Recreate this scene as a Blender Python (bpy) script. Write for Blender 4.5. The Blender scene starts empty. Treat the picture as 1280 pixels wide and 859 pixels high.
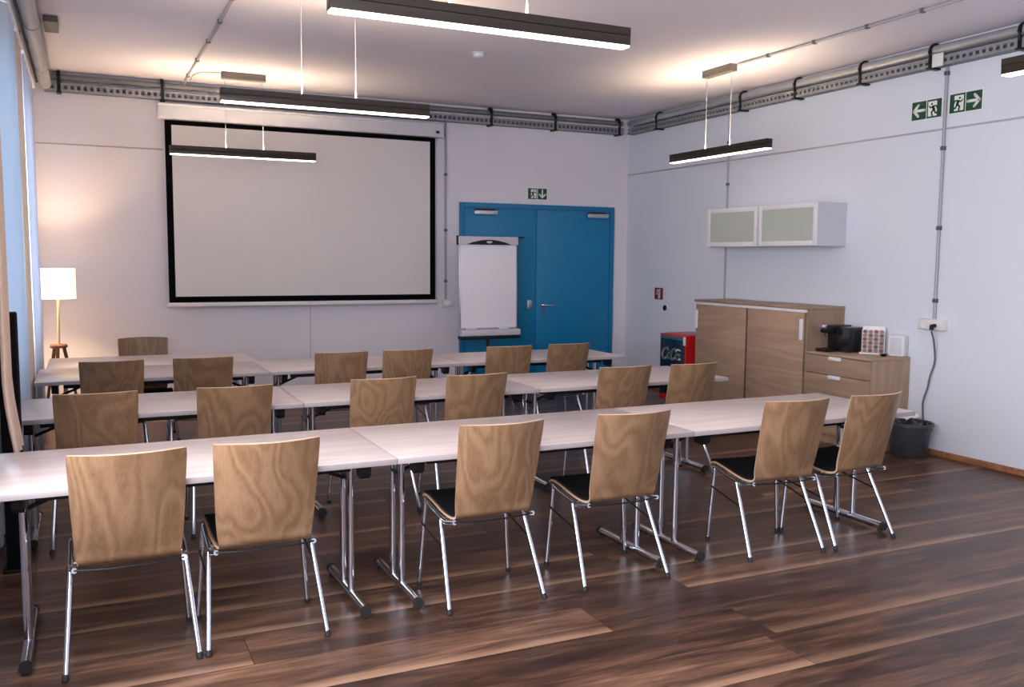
import bpy, bmesh, math, random
from mathutils import Vector, Matrix
random.seed(7)
PI = math.pi
scene = bpy.context.scene
COL = scene.collection

# ------------------------------------------------------------------ room figures (metres)
XR, YB, XL, ZC = 6.4086, 10.0442, -0.50, 3.41      # right wall, rear wall, left wall, ceiling
YF = -1.6                                          # the room runs on behind the camera
TOP = 0.74                                         # table height
ROW_NEAR, ROW_MID, ROW_FAR = 3.7296, 5.3903, 6.9771

# ------------------------------------------------------------------ materials
MATS = {}
def new_mat(name):
    m = bpy.data.materials.new(name); m.use_nodes = True
    nt = m.node_tree; b = nt.nodes['Principled BSDF']
    return m, nt, b
def N(nt, t, **kw):
    n = nt.nodes.new(t)
    for k, v in kw.items():
        if k in n.inputs.keys() if hasattr(n.inputs, 'keys') else False: n.inputs[k].default_value = v
        else: setattr(n, k, v)
    return n
def L(nt, a, b): nt.links.new(a, b)
def c4(c): return (c[0], c[1], c[2], 1)
def plain(name, col, rough=.5, metal=0., var=.06, scale=8., bump=0., emit=None, es=0., spec=.5):
    """a procedural surface: base colour broken up by soft noise"""
    if name in MATS: return MATS[name]
    m, nt, b = new_mat(name)
    tc = N(nt, 'ShaderNodeTexCoord'); no = N(nt, 'ShaderNodeTexNoise'); no.inputs['Scale'].default_value = scale; no.inputs['Detail'].default_value = 4
    L(nt, tc.outputs['Object'], no.inputs['Vector'])
    mx = N(nt, 'ShaderNodeMix'); mx.data_type = 'RGBA'
    mx.inputs[6].default_value = c4([x*(1-var) for x in col]); mx.inputs[7].default_value = c4([min(1, x*(1+var)) for x in col])
    L(nt, no.outputs['Fac'], mx.inputs[0]); L(nt, mx.outputs[2], b.inputs['Base Color'])
    b.inputs['Roughness'].default_value = rough; b.inputs['Metallic'].default_value = metal
    b.inputs['Specular IOR Level'].default_value = spec
    if bump:
        bp = N(nt, 'ShaderNodeBump'); bp.inputs['Strength'].default_value = bump; bp.inputs['Distance'].default_value = .01
        L(nt, no.outputs['Fac'], bp.inputs['Height']); L(nt, bp.outputs['Normal'], b.inputs['Normal'])
    if emit:
        b.inputs['Emission Color'].default_value = c4(emit); b.inputs['Emission Strength'].default_value = es
    MATS[name] = m
    return m

def wood(name, dark, light, stretch=(9, 9, .9), rough=.4, rand=True, fine=(70, 70, 3), amount=.55, spec=.4, bands=3.2):
    """wood veneer: long soft figure (rings cut lengthwise) and fine pores along one axis"""
    if name in MATS: return MATS[name]
    m, nt, b = new_mat(name)
    tc = N(nt, 'ShaderNodeTexCoord')
    vec = tc.outputs['Object']
    if rand:
        oi = N(nt, 'ShaderNodeObjectInfo'); mu = N(nt, 'ShaderNodeVectorMath', operation='SCALE'); mu.inputs['Scale'].default_value = 13.
        cx = N(nt, 'ShaderNodeCombineXYZ')
        for k in range(3): L(nt, oi.outputs['Random'], cx.inputs[k])
        L(nt, cx.outputs[0], mu.inputs[0])
        ad = N(nt, 'ShaderNodeVectorMath', operation='ADD'); L(nt, vec, ad.inputs[0]); L(nt, mu.outputs[0], ad.inputs[1]); vec = ad.outputs[0]
    mp = N(nt, 'ShaderNodeMapping'); mp.inputs['Scale'].default_value = stretch; L(nt, vec, mp.inputs['Vector'])
    n1 = N(nt, 'ShaderNodeTexNoise'); n1.inputs['Scale'].default_value = .55; n1.inputs['Detail'].default_value = 2.5; n1.inputs['Distortion'].default_value = .3
    L(nt, mp.outputs[0], n1.inputs['Vector'])
    m1 = N(nt, 'ShaderNodeMath', operation='MULTIPLY'); m1.inputs[1].default_value = bands*6.28*2; L(nt, n1.outputs['Fac'], m1.inputs[0])
    sn = N(nt, 'ShaderNodeMath', operation='SINE'); L(nt, m1.outputs[0], sn.inputs[0])
    mr = N(nt, 'ShaderNodeMapRange'); mr.inputs['From Min'].default_value = -1; mr.inputs['From Max'].default_value = 1; L(nt, sn.outputs[0], mr.inputs['Value'])
    mp2 = N(nt, 'ShaderNodeMapping'); mp2.inputs['Scale'].default_value = fine; L(nt, vec, mp2.inputs['Vector'])
    n2 = N(nt, 'ShaderNodeTexNoise'); n2.inputs['Scale'].default_value = 1.; n2.inputs['Detail'].default_value = 5; L(nt, mp2.outputs[0], n2.inputs['Vector'])
    a1 = N(nt, 'ShaderNodeMath', operation='MULTIPLY'); a1.inputs[1].default_value = amount; L(nt, mr.outputs[0], a1.inputs[0])
    a2 = N(nt, 'ShaderNodeMath', operation='MULTIPLY_ADD'); a2.inputs[1].default_value = 1-amount; L(nt, n2.outputs['Fac'], a2.inputs[0]); L(nt, a1.outputs[0], a2.inputs[2])
    mx = N(nt, 'ShaderNodeMix'); mx.data_type = 'RGBA'; mx.inputs[6].default_value = c4(light); mx.inputs[7].default_value = c4(dark)
    L(nt, a2.outputs[0], mx.inputs[0])
    out = mx.outputs[2]
    if rand:   # every piece a little lighter or darker
        hs = N(nt, 'ShaderNodeHueSaturation'); mv = N(nt, 'ShaderNodeMapRange'); mv.inputs['To Min'].default_value = .84; mv.inputs['To Max'].default_value = 1.12
        L(nt, oi.outputs['Random'], mv.inputs['Value']); L(nt, mv.outputs[0], hs.inputs['Value']); L(nt, out, hs.inputs['Color']); out = hs.outputs[0]
    L(nt, out, b.inputs['Base Color']); b.inputs['Roughness'].default_value = rough; b.inputs['Specular IOR Level'].default_value = spec
    MATS[name] = m
    return m

def floor_mat():
    m, nt, b = new_mat('walnut_boards')
    tc = N(nt, 'ShaderNodeTexCoord')
    sp = N(nt, 'ShaderNodeSeparateXYZ')
    rt = N(nt, 'ShaderNodeMapping'); rt.inputs['Rotation'].default_value = (0, 0, math.radians(.4)); L(nt, tc.outputs['Object'], rt.inputs['Vector']); L(nt, rt.outputs[0], sp.inputs[0])
    def math_(op, a, bb=None, c=None):
        n = N(nt, 'ShaderNodeMath', operation=op)
        for i, v in enumerate((a, bb, c)):
            if v is None: continue
            if isinstance(v, (int, float)): n.inputs[i].default_value = v
            else: L(nt, v, n.inputs[i])
        return n.outputs[0]
    W, LEN = .305, 2.1
    fy = math_('DIVIDE', math_('SUBTRACT', sp.outputs['Y'], .205), W)
    row = math_('FLOOR', fy); fr = math_('FRACT', fy)
    wn = N(nt, 'ShaderNodeTexWhiteNoise', noise_dimensions='1D'); L(nt, row, wn.inputs['W'])
    fx = math_('ADD', math_('DIVIDE', sp.outputs['X'], LEN), math_('MULTIPLY', wn.outputs['Value'], 7.3))
    bx = math_('FLOOR', fx); frx = math_('FRACT', fx)
    cid = N(nt, 'ShaderNodeCombineXYZ'); L(nt, row, cid.inputs[0]); L(nt, bx, cid.inputs[1])
    wb = N(nt, 'ShaderNodeTexWhiteNoise', noise_dimensions='3D'); L(nt, cid.outputs[0], wb.inputs['Vector'])
    # figure running along the boards, shifted for every board
    off = N(nt, 'ShaderNodeVectorMath', operation='SCALE'); off.inputs['Scale'].default_value = 30; L(nt, wb.outputs['Color'], off.inputs[0])
    av = N(nt, 'ShaderNodeVectorMath', operation='ADD'); L(nt, rt.outputs[0], av.inputs[0]); L(nt, off.outputs[0], av.inputs[1])
    mp = N(nt, 'ShaderNodeMapping'); mp.inputs['Scale'].default_value = (1.1, 9, 1); L(nt, av.outputs[0], mp.inputs['Vector'])
    n1 = N(nt, 'ShaderNodeTexNoise'); n1.inputs['Scale'].default_value = 1.2; n1.inputs['Detail'].default_value = 7; n1.inputs['Roughness'].default_value = .62; n1.inputs['Distortion'].default_value = .6
    L(nt, mp.outputs[0], n1.inputs['Vector'])
    mp2 = N(nt, 'ShaderNodeMapping'); mp2.inputs['Scale'].default_value = (5, 95, 1); L(nt, av.outputs[0], mp2.inputs['Vector'])
    n2 = N(nt, 'ShaderNodeTexNoise'); n2.inputs['Scale'].default_value = 1; n2.inputs['Detail'].default_value = 4; L(nt, mp2.outputs[0], n2.inputs['Vector'])
    t = math_('ADD', math_('MULTIPLY', n1.outputs['Fac'], .8), math_('MULTIPLY', n2.outputs['Fac'], .28))
    t = math_('ADD', t, math_('MULTIPLY', math_('SUBTRACT', wb.outputs['Value'], .5), .13))
    cr = N(nt, 'ShaderNodeValToRGB'); L(nt, t, cr.inputs[0])
    e = cr.color_ramp.elements
    e[0].position, e[0].color = .36, (.024, .0125, .010, 1)
    e[1].position, e[1].color = .82, (.34, .20, .125, 1)
    for p, c in ((.47, (.047, .024, .0175)), (.56, (.092, .047, .031)), (.66, (.162, .087, .054))):
        k = e.new(p); k.color = c4(c)
    # pale sapwood along one edge of some boards
    mp3 = N(nt, 'ShaderNodeMapping'); mp3.inputs['Scale'].default_value = (1.6, 3, 1); L(nt, av.outputs[0], mp3.inputs['Vector'])
    n3 = N(nt, 'ShaderNodeTexNoise'); n3.inputs['Scale'].default_value = 1.5; n3.inputs['Detail'].default_value = 4; L(nt, mp3.outputs[0], n3.inputs['Vector'])
    edge = math_('ADD', fr, math_('MULTIPLY', math_('SUBTRACT', n3.outputs['Fac'], .5), .30))
    sap = N(nt, 'ShaderNodeMapRange', interpolation_type='SMOOTHSTEP'); sap.inputs['From Min'].default_value = .27; sap.inputs['From Max'].default_value = .0
    L(nt, edge, sap.inputs['Value'])
    pick = N(nt, 'ShaderNodeMapRange'); pick.inputs['From Min'].default_value = .25; pick.inputs['From Max'].default_value = .6; L(nt, wb.outputs['Value'], pick.inputs['Value'])
    sapf = math_('MULTIPLY', math_('MULTIPLY', sap.outputs[0], pick.outputs[0]), .72)
    mx = N(nt, 'ShaderNodeMix'); mx.data_type = 'RGBA'; mx.inputs[7].default_value = (.38, .235, .15, 1)
    L(nt, sapf, mx.inputs[0]); L(nt, cr.outputs[0], mx.inputs[6])
    # joints between boards
    j1 = math_('LESS_THAN', math_('MINIMUM', fr, math_('SUBTRACT', 1., fr)), .009)
    j2 = math_('LESS_THAN', math_('MINIMUM', frx, math_('SUBTRACT', 1., frx)), .0010)
    jm = N(nt, 'ShaderNodeMix'); jm.data_type = 'RGBA'; jm.inputs[7].default_value = (.02, .011, .008, 1)
    L(nt, math_('MULTIPLY', math_('MAXIMUM', j1, j2), .8), jm.inputs[0]); L(nt, mx.outputs[2], jm.inputs[6])
    L(nt, jm.outputs[2], b.inputs['Base Color'])
    rr = N(nt, 'ShaderNodeMapRange'); rr.inputs['To Min'].default_value = .22; rr.inputs['To Max'].default_value = .42; L(nt, n1.outputs['Fac'], rr.inputs['Value'])
    L(nt, rr.outputs[0], b.inputs['Roughness']); b.inputs['Specular IOR Level'].default_value = .27
    bp = N(nt, 'ShaderNodeBump'); bp.inputs['Strength'].default_value = .12; bp.inputs['Distance'].default_value = .003; L(nt, n2.outputs['Fac'], bp.inputs['Height']); L(nt, bp.outputs[0], b.inputs['Normal'])
    return m

def fabric(name, col, trans=.4, rough=.9):
    m, nt, b = new_mat(name)
    out = nt.nodes['Material Output']
    tc = N(nt, 'ShaderNodeTexCoord'); w = N(nt, 'ShaderNodeTexNoise'); w.inputs['Scale'].default_value = 160; L(nt, tc.outputs['Object'], w.inputs['Vector'])
    mx = N(nt, 'ShaderNodeMix'); mx.data_type = 'RGBA'; mx.inputs[6].default_value = c4([x*.93 for x in col]); mx.inputs[7].default_value = c4(col)
    L(nt, w.outputs['Fac'], mx.inputs[0])
    d = N(nt, 'ShaderNodeBsdfDiffuse'); t = N(nt, 'ShaderNodeBsdfTranslucent'); s = N(nt, 'ShaderNodeMixShader'); s.inputs[0].default_value = trans
    L(nt, mx.outputs[2], d.inputs['Color']); L(nt, mx.outputs[2], t.inputs['Color']); L(nt, d.outputs[0], s.inputs[1]); L(nt, t.outputs[0], s.inputs[2])
    L(nt, s.outputs[0], out.inputs['Surface'])
    return m

def glow(name, col, strength):
    m, nt, b = new_mat(name)
    tc = N(nt, 'ShaderNodeTexCoord'); w = N(nt, 'ShaderNodeTexNoise'); w.inputs['Scale'].default_value = 3; L(nt, tc.outputs['Object'], w.inputs['Vector'])
    mx = N(nt, 'ShaderNodeMix'); mx.data_type = 'RGBA'; mx.inputs[6].default_value = c4([x*.97 for x in col]); mx.inputs[7].default_value = c4(col); L(nt, w.outputs['Fac'], mx.inputs[0])
    b.inputs['Base Color'].default_value = c4(col); L(nt, mx.outputs[2], b.inputs['Emission Color']); b.inputs['Emission Strength'].default_value = strength
    return m

M_WALL = plain('wall_paint', (.775, .755, .82), .85, var=.025, scale=1.3, spec=.2)
M_WALLR = plain('wall_right_cool_tint', (.70, .75, .835), .85, var=.02, scale=1.1, spec=.2)  # white wall too; bluer colour stands in for the cool light on it
M_CEIL = plain('ceiling_paint', (.76, .72, .78), .9, var=.02, scale=1., spec=.2)
M_FLOOR = floor_mat()
M_TRIM = plain('wall_ledge', (.42, .42, .47), .8)
M_BASE = wood('baseboard_oak', (.24, .10, .045), (.40, .19, .09), (1, 9, 9), .45, rand=False, fine=(3, 70, 70))
M_CHROME = plain('chrome', (.66, .69, .76), .12, 1., var=.02)
M_STEEL = plain('brushed_steel', (.62, .63, .65), .32, 1., var=.05)
M_BLACKM = plain('black_metal', (.008, .008, .009), .4, 0, spec=.3)
M_BLACKP = plain('black_plastic', (.007, .007, .009), .35, spec=.3)
M_RUBBER = plain('black_rubber', (.012, .012, .012), .7)
M_PAD = plain('black_seat_cloth', (.008, .008, .009), .95, var=.3, scale=220, bump=.15, spec=.15)
M_CHAIR = wood('oak_plywood', (.150, .080, .039), (.345, .218, .127), (6, 6, 1.3), .34, fine=(110, 110, 5), amount=.34, bands=7)
M_PLY = plain('ply_edge', (.56, .40, .27), .5, var=.1, scale=60)
M_TABLE = wood('maple_tabletop', (.53, .435, .40), (.75, .665, .635), (.8, 7, 7), .30, fine=(3, 75, 75), amount=.30, bands=4)
M_TEDGE = plain('tabletop_edge', (.35, .315, .325), .45, var=.06, scale=20)
M_CAB = wood('ash_veneer', (.265, .175, .115), (.44, .315, .22), (1, .9, 9), .45, fine=(4, 4, 90), amount=.35)
M_CABV = wood('ash_veneer_upright', (.30, .195, .130), (.455, .32, .225), (9, 9, .9), .45, fine=(90, 90, 4), amount=.35)
M_WHITE = plain('white_lacquer', (.78, .78, .80), .4, var=.02)
M_PLASTIC = plain('white_plastic', (.72, .72, .72), .45, var=.03)
M_GREYW = plain('pale_grey_laminate', (.56, .57, .63), .5, var=.02)
M_FROST = plain('frosted_glass', (.44, .49, .45), .38, var=.12, scale=2.2)
M_BLUE = plain('blue_door_paint', (.0, .185, .40), .38, var=.04, scale=2)
M_BLUEF = plain('blue_frame_paint', (.0, .165, .36), .4, var=.04, scale=2)
M_SCREEN = plain('screen_fabric', (.74, .715, .705), .9, var=.02, scale=2, spec=.1)
M_SBLACK = plain('screen_border', (.003, .003, .004), .9, spec=.05)
M_SCASE = plain('screen_case_paint', (.66, .66, .71), .5, var=.02)
M_ZINC = plain('galvanised_zinc', (.50, .52, .55), .42, .75, var=.15, scale=15)
M_ZINCD = plain('dull_zinc', (.20, .205, .215), .6, .4, var=.2, scale=15)
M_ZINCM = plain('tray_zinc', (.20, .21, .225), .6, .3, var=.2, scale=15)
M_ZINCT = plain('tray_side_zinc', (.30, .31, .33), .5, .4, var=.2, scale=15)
M_PIPE = plain('grey_pipe', (.48, .47, .46), .5, .3, var=.08, scale=5)
M_CONDUIT = plain('grey_conduit', (.36, .36, .39), .5, .1)
M_CLIP = plain('grey_clip', (.10, .10, .115), .6)
M_BRONZE = plain('dark_bronze', (.024, .017, .014), .38, .3, var=.12)
M_CANOPY = plain('grey_canopy', (.13, .115, .10), .5)
M_LEDD = glow('led_diffuser', (1, .88, .74), 5.)
M_LEDU = glow('led_uplight', (1, .76, .50), 105.)
M_CORD = plain('pale_cord', (.62, .60, .58), .5)
M_SHADE = glow('lamp_shade_linen', (1, .84, .58), 1.35)
M_LAMPW = wood('lamp_walnut', (.10, .045, .022), (.22, .11, .055), (9, 9, 1), .5, rand=False)
M_BRASS = plain('pale_brass', (.72, .58, .38), .35, .6)
M_GREEN = plain('sign_green', (.002, .055, .028), .5)
M_SIGNW = plain('sign_white', (.80, .86, .80), .5)
M_RED = plain('fridge_red', (.52, .010, .012), .3, var=.06)
M_SIGNR = plain('sign_red', (.20, .008, .016), .5)
M_NAVY = plain('fridge_navy_glass', (.006, .020, .048), .22, var=.25, scale=9)
M_TEAL = plain('fridge_teal_band', (.03, .16, .17), .4, var=.2, scale=20)
M_BUCKET = plain('dark_grey_plastic', (.040, .043, .052), .42, var=.08)
M_PAPER = plain('paper', (.86, .84, .90), .9, var=.02)
M_DARK = plain('charcoal', (.008, .007, .009), .9, spec=.1)
M_CURT_BEIGE = fabric('beige_curtain_cloth', (.86, .68, .53), .12)
M_CURT_BLUE = fabric('daylight_blue_curtain_cloth', (.64, .71, .78), .38)  # white sheer; the blue of the daylight is put into the cloth colour
M_CURT_FOLD = fabric('tan_curtain_cloth', (.84, .72, .62), .22)
M_CURT_WHITE = fabric('white_curtain_cloth', (.82, .84, .90), .35)
M_CAP1 = plain('capsule_brown', (.05, .014, .009), .35, .2)
M_CAP2 = plain('capsule_copper', (.19, .055, .028), .35, .2)
M_PANE = plain('daylight_pane', (.8, .88, 1), .1, emit=(.62, .80, 1), es=.5)
M_CABLE = plain('grey_cable', (.11, .12, .14), .5)

# ------------------------------------------------------------------ mesh helpers
def obj(name, bm, mat, parent=None, sharp=35, smooth=True):
    me = bpy.data.meshes.new(name)
    bmesh.ops.recalc_face_normals(bm, faces=bm.faces[:])
    bm.to_mesh(me); bm.free()
    for m in (mat if isinstance(mat, (list, tuple)) else [mat]): me.materials.append(m)
    if smooth:
        me.polygons.foreach_set('use_smooth', [True]*len(me.polygons)); me.set_sharp_from_angle(angle=math.radians(sharp))
    o = bpy.data.objects.new(name, me); COL.objects.link(o)
    if parent: o.parent = parent
    return o
def tag(o, label=None, cat=None, group=None, kind=None):
    if label: o['label'] = label
    if cat: o['category'] = cat
    if group: o['group'] = group
    if kind: o['kind'] = kind
    return o
def thing(name, label, cat, loc=(0, 0, 0), rz=0., group=None, kind=None):
    o = bpy.data.objects.new(name, None); o.empty_display_size = .1; COL.objects.link(o)
    o.location = loc; o.rotation_euler = (0, 0, rz)
    return tag(o, label, cat, group, kind)
def struct(name, bm, mat, parent=None):
    o = obj(name, bm, mat, parent)
    if not parent: o['kind'] = 'structure'
    return o
def BM(): return bmesh.new()
def box(bm, lo, hi, bev=0., seg=2, mi=0):
    lo, hi = Vector(lo), Vector(hi)
    r = bmesh.ops.create_cube(bm, size=1); vs = r['verts']
    for v in vs: v.co = Vector([(lo[i]+hi[i])/2 + v.co[i]*(hi[i]-lo[i]) for i in range(3)])
    fs = {f for v in vs for f in v.link_faces}
    for f in fs: f.material_index = mi
    if bev:
        es = list({e for v in vs for e in v.link_edges})
        bmesh.ops.bevel(bm, geom=es, offset=bev, segments=seg, affect='EDGES', profile=.5, clamp_overlap=True)
    return bm
def tube(bm, pts, r, n=12, cap=True, mi=0):
    pts = [Vector(p) for p in pts]; k = len(pts)
    rs = r if isinstance(r, (list, tuple)) else [r]*k
    d0 = (pts[1]-pts[0]).normalized(); a = Vector((0, 0, 1)) if abs(d0.z) < .9 else Vector((1, 0, 0)); u = d0.cross(a).normalized()
    rings = []
    for i, p in enumerate(pts):
        d = ((pts[min(i+1, k-1)]-p).normalized() + (p-pts[max(i-1, 0)]).normalized())
        d = d.normalized() if d.length > 1e-6 else d0
        u = (u - d*u.dot(d)).normalized(); w = d.cross(u)
        rings.append([bm.verts.new(p + (u*math.cos(2*PI*j/n) + w*math.sin(2*PI*j/n))*rs[i]) for j in range(n)])
    for i in range(k-1):
        for j in range(n):
            f = bm.faces.new((rings[i][j], rings[i][(j+1) % n], rings[i+1][(j+1) % n], rings[i+1][j])); f.material_index = mi
    if cap:
        f = bm.faces.new(rings[0][::-1]); f.material_index = mi; f = bm.faces.new(rings[-1]); f.material_index = mi
    return bm
def lathe(bm, prof, c=(0, 0, 0), n=32, closed=False):
    c = Vector(c); rings = []
    for r, z in prof:
        if r < 1e-5: rings.append([bm.verts.new(c+Vector((0, 0, z)))])
        else: rings.append([bm.verts.new(c+Vector((r*math.cos(2*PI*j/n), r*math.sin(2*PI*j/n), z))) for j in range(n)])
    for a, b in zip(rings, rings[1:]):
        for j in range(n):
            q = [a[j % len(a)], a[(j+1) % len(a)], b[(j+1) % len(b)], b[j % len(b)]]
            q = list(dict.fromkeys(q))
            if len(q) > 2: bm.faces.new(q)
    return bm
def prism(bm, poly, fr, d0, d1):
    """polygon (u,v) pushed from depth d0 to d1 along the frame's normal; fr = (origin, u, v, n)"""
    o, u, v, n = fr
    A = [bm.verts.new(o+u*p[0]+v*p[1]+n*d0) for p in poly]; B = [bm.verts.new(o+u*p[0]+v*p[1]+n*d1) for p in poly]
    k = len(poly); bm.faces.new(A); bm.faces.new(B[::-1])
    for i in range(k): bm.faces.new((A[i], A[(i+1) % k], B[(i+1) % k], B[i]))
    return bm
def stroke(bm, pts, w, fr, d0, d1):
    """flat ribbon of width w (number or list) through (u,v) points, with round ends"""
    ws = w if isinstance(w, (list, tuple)) else [w]*len(pts)
    for i in range(len(pts)-1):
        (x0, y0), (x1, y1) = pts[i], pts[i+1]; l = math.hypot(x1-x0, y1-y0) or 1e-6; nx, ny = -(y1-y0)/l, (x1-x0)/l
        prism(bm, [(x0+nx*ws[i]/2, y0+ny*ws[i]/2), (x0-nx*ws[i]/2, y0-ny*ws[i]/2), (x1-nx*ws[i+1]/2, y1-ny*ws[i+1]/2), (x1+nx*ws[i+1]/2, y1+ny*ws[i+1]/2)], fr, d0, d1)
    for (x, y), ww in zip(pts, ws): prism(bm, [(x+ww/2*math.cos(k*PI/5), y+ww/2*math.sin(k*PI/5)) for k in range(10)], fr, d0, d1)
    return bm
def spline(P, n):
    P = [Vector(p) for p in P]; out = []
    Q = [P[0]*2-P[1]] + P + [P[-1]*2-P[-2]]
    seg = len(P)-1
    for i in range(n+1):
        s = i/n*seg; k = min(int(s), seg-1); t = s-k
        a, b, c, d = Q[k:k+4]
        out.append(.5*((2*b)+(c-a)*t+(2*a-5*b+4*c-d)*t*t+(3*b-a-3*c+d)*t**3))
    return out
def sheet(bm, S, th, rim=0):
    """closed plate of thickness th around a grid of points S[i][j]; rim faces get material slot rim"""
    n, m = len(S), len(S[0])
    def nor(i, j):
        a = S[min(i+1, n-1)][j]-S[max(i-1, 0)][j]; b = S[i][min(j+1, m-1)]-S[i][max(j-1, 0)]
        return a.cross(b).normalized()
    A = [[bm.verts.new(S[i][j]+nor(i, j)*th/2) for j in range(m)] for i in range(n)]
    B = [[bm.verts.new(S[i][j]-nor(i, j)*th/2) for j in range(m)] for i in range(n)]
    for i in range(n-1):
        for j in range(m-1):
            bm.faces.new((A[i][j], A[i+1][j], A[i+1][j+1], A[i][j+1])); bm.faces.new((B[i][j], B[i][j+1], B[i+1][j+1], B[i+1][j]))
    ring = [(i, 0) for i in range(n)] + [(n-1, j) for j in range(1, m)] + [(i, m-1) for i in range(n-2, -1, -1)] + [(0, j) for j in range(m-2, 0, -1)]
    for k in range(len(ring)):
        p, q = ring[k], ring[(k+1) % len(ring)]
        f = bm.faces.new((A[p[0]][p[1]], B[p[0]][p[1]], B[q[0]][q[1]], A[q[0]][q[1]])); f.material_index = rim
    return bm
def dup(root, loc, rz, label=None, name=None):
    r = root.copy(); COL.objects.link(r); r.location = loc; r.rotation_euler = (0, 0, rz)
    if label: r['label'] = label
    for ch in list(root.children):
        c = ch.copy(); COL.objects.link(c); c.parent = r
        for g in list(ch.children):
            d = g.copy(); COL.objects.link(d); d.parent = c
    return r
def V(*a): return Vector(a)
FR_REAR = lambda x, y, z: (V(x, y, z), V(1, 0, 0), V(0, 0, 1), V(0, -1, 0))      # drawn on the rear wall, seen from the room
FR_RIGHT = lambda x, y, z: (V(x, y, z), V(0, -1, 0), V(0, 0, 1), V(-1, 0, 0))    # drawn on the right wall

# ------------------------------------------------------------------ the setting
struct('floor', box(BM(), (XL-.2, YF, -.1), (XR+.2, YB+.2, 0)), M_FLOOR)
struct('ceiling', box(BM(), (XL-.2, YF, ZC), (XR+.2, YB+.2, ZC+.12)), M_CEIL)
struct('wall_rear', box(BM(), (XL-.2, YB, 0), (XR+.2, YB+.2, ZC)), M_WALL)
struct('wall_right', box(BM(), (XR, YF, 0), (XR+.2, YB, ZC)), M_WALLR)
W1, W2 = (5.55, 9.1), (-1.2, 3.6)      # openings in the left wall
bm = BM()
for a, b in ((YF, W2[0]), (W2[1], W1[0]), (W1[1], YB)): box(bm, (XL-.2, a, 0), (XL, b, ZC))
for a, b in (W1, W2):
    box(bm, (XL-.2, a, 0), (XL, b, .85)); box(bm, (XL-.2, a, 2.95), (XL, b, ZC))
struct('wall_left', bm, M_WALL)
w = thing('window_1', None, None, (XL-.1, 0, 0), kind='structure')
bm = BM()
for y in (W1[0], 6.7, 7.9, W1[1]): box(bm, (-.04, max(W1[0], y-.04), .85), (.04, min(W1[1], y+.04), 2.95))
for z in (.85, 2.87): box(bm, (-.04, W1[0], z), (.04, W1[1], z+.08))
obj('window_frame', bm, M_WHITE, w)
obj('window_pane', box(BM(), (-.012, W1[0]+.03, .9), (.0, W1[1]-.03, 2.9)), M_PANE, w)
struct('trim_1', box(BM(), (XR-.006, YF, 2.700), (XR, YB, 2.716), .002), M_TRIM)
struct('trim_2', box(BM(), (XL, YB-.004, 2.704), (.76, YB, 2.716), .001), M_TRIM)
struct('baseboard_right', box(BM(), (XR-.016, YF, 0), (XR, YB, .052), .004), M_BASE)
bm = BM(); box(bm, (XL, YB-.016, 0), (4.04, YB, .052), .004); box(bm, (6.19, YB-.016, 0), (XR-.016, YB, .052), .004)
struct('baseboard_rear', bm, M_BASE)

# double door
d = thing('door_1', 'blue double door in the rear wall under the exit sign', 'door', (0, YB, 0), kind='structure')
DL, DR, DT, DS = 4.048, 6.185, 2.286, 5.064
bm = BM(); box(bm, (DL, -.05, 0), (DL+.06, -.001, DT), .004); box(bm, (DR-.06, -.05, 0), (DR, -.001, DT), .004); box(bm, (DL+.06, -.05, DT-.06), (DR-.06, -.001, DT), .004)
obj('door_frame', bm, M_BLUEF, d)
for a, b, side in ((DL+.062, DS-.003, 0), (DS+.003, DR-.062, 1)):
    lf = obj('door_leaf', box(BM(), (a, -.042, .008), (b, -.001, DT-.065), .004), M_BLUE, d)
    cx0 = (4.216, 4.521) if side == 0 else (5.771, 6.079)
    bm = BM(); box(bm, (cx0[0], -.085, 2.145), (cx0[1], -.043, 2.195), .006)
    obj('door_closer', bm, M_STEEL, lf)
    bm = BM(); tube(bm, [(cx0[0]+.02, -.07, 2.205), (cx0[1]-.05, -.10, 2.205)], .007, 8); box(bm, (cx0[0]+.01, -.075, 2.19), (cx0[0]+.03, -.055, 2.21))
    obj('closer_arm', bm, M_BLACKM, lf)
    if side == 0:
        obj('door_plate', box(BM(), (4.945, -.052, 1.00), (5.005, -.043, 1.11), .004), M_STEEL, lf)
    else:
        bm = BM(); tube(bm, [(5.16, -.043, 1.045), (5.16, -.055, 1.045)], .026, 20); tube(bm, [(5.16, -.05, 1.045), (5.16, -.095, 1.045), (5.175, -.10, 1.045), (5.29, -.10, 1.04)], .010, 10)
        obj('lever_handle', bm, M_CHROME, lf)
        bm = BM(); tube(bm, [(5.16, -.043, .965), (5.16, -.055, .965)], .024, 20); tube(bm, [(5.16, -.05, .965), (5.16, -.062, .965)], .009, 10)
        obj('lock_rosette', bm, M_CHROME, lf)

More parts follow.
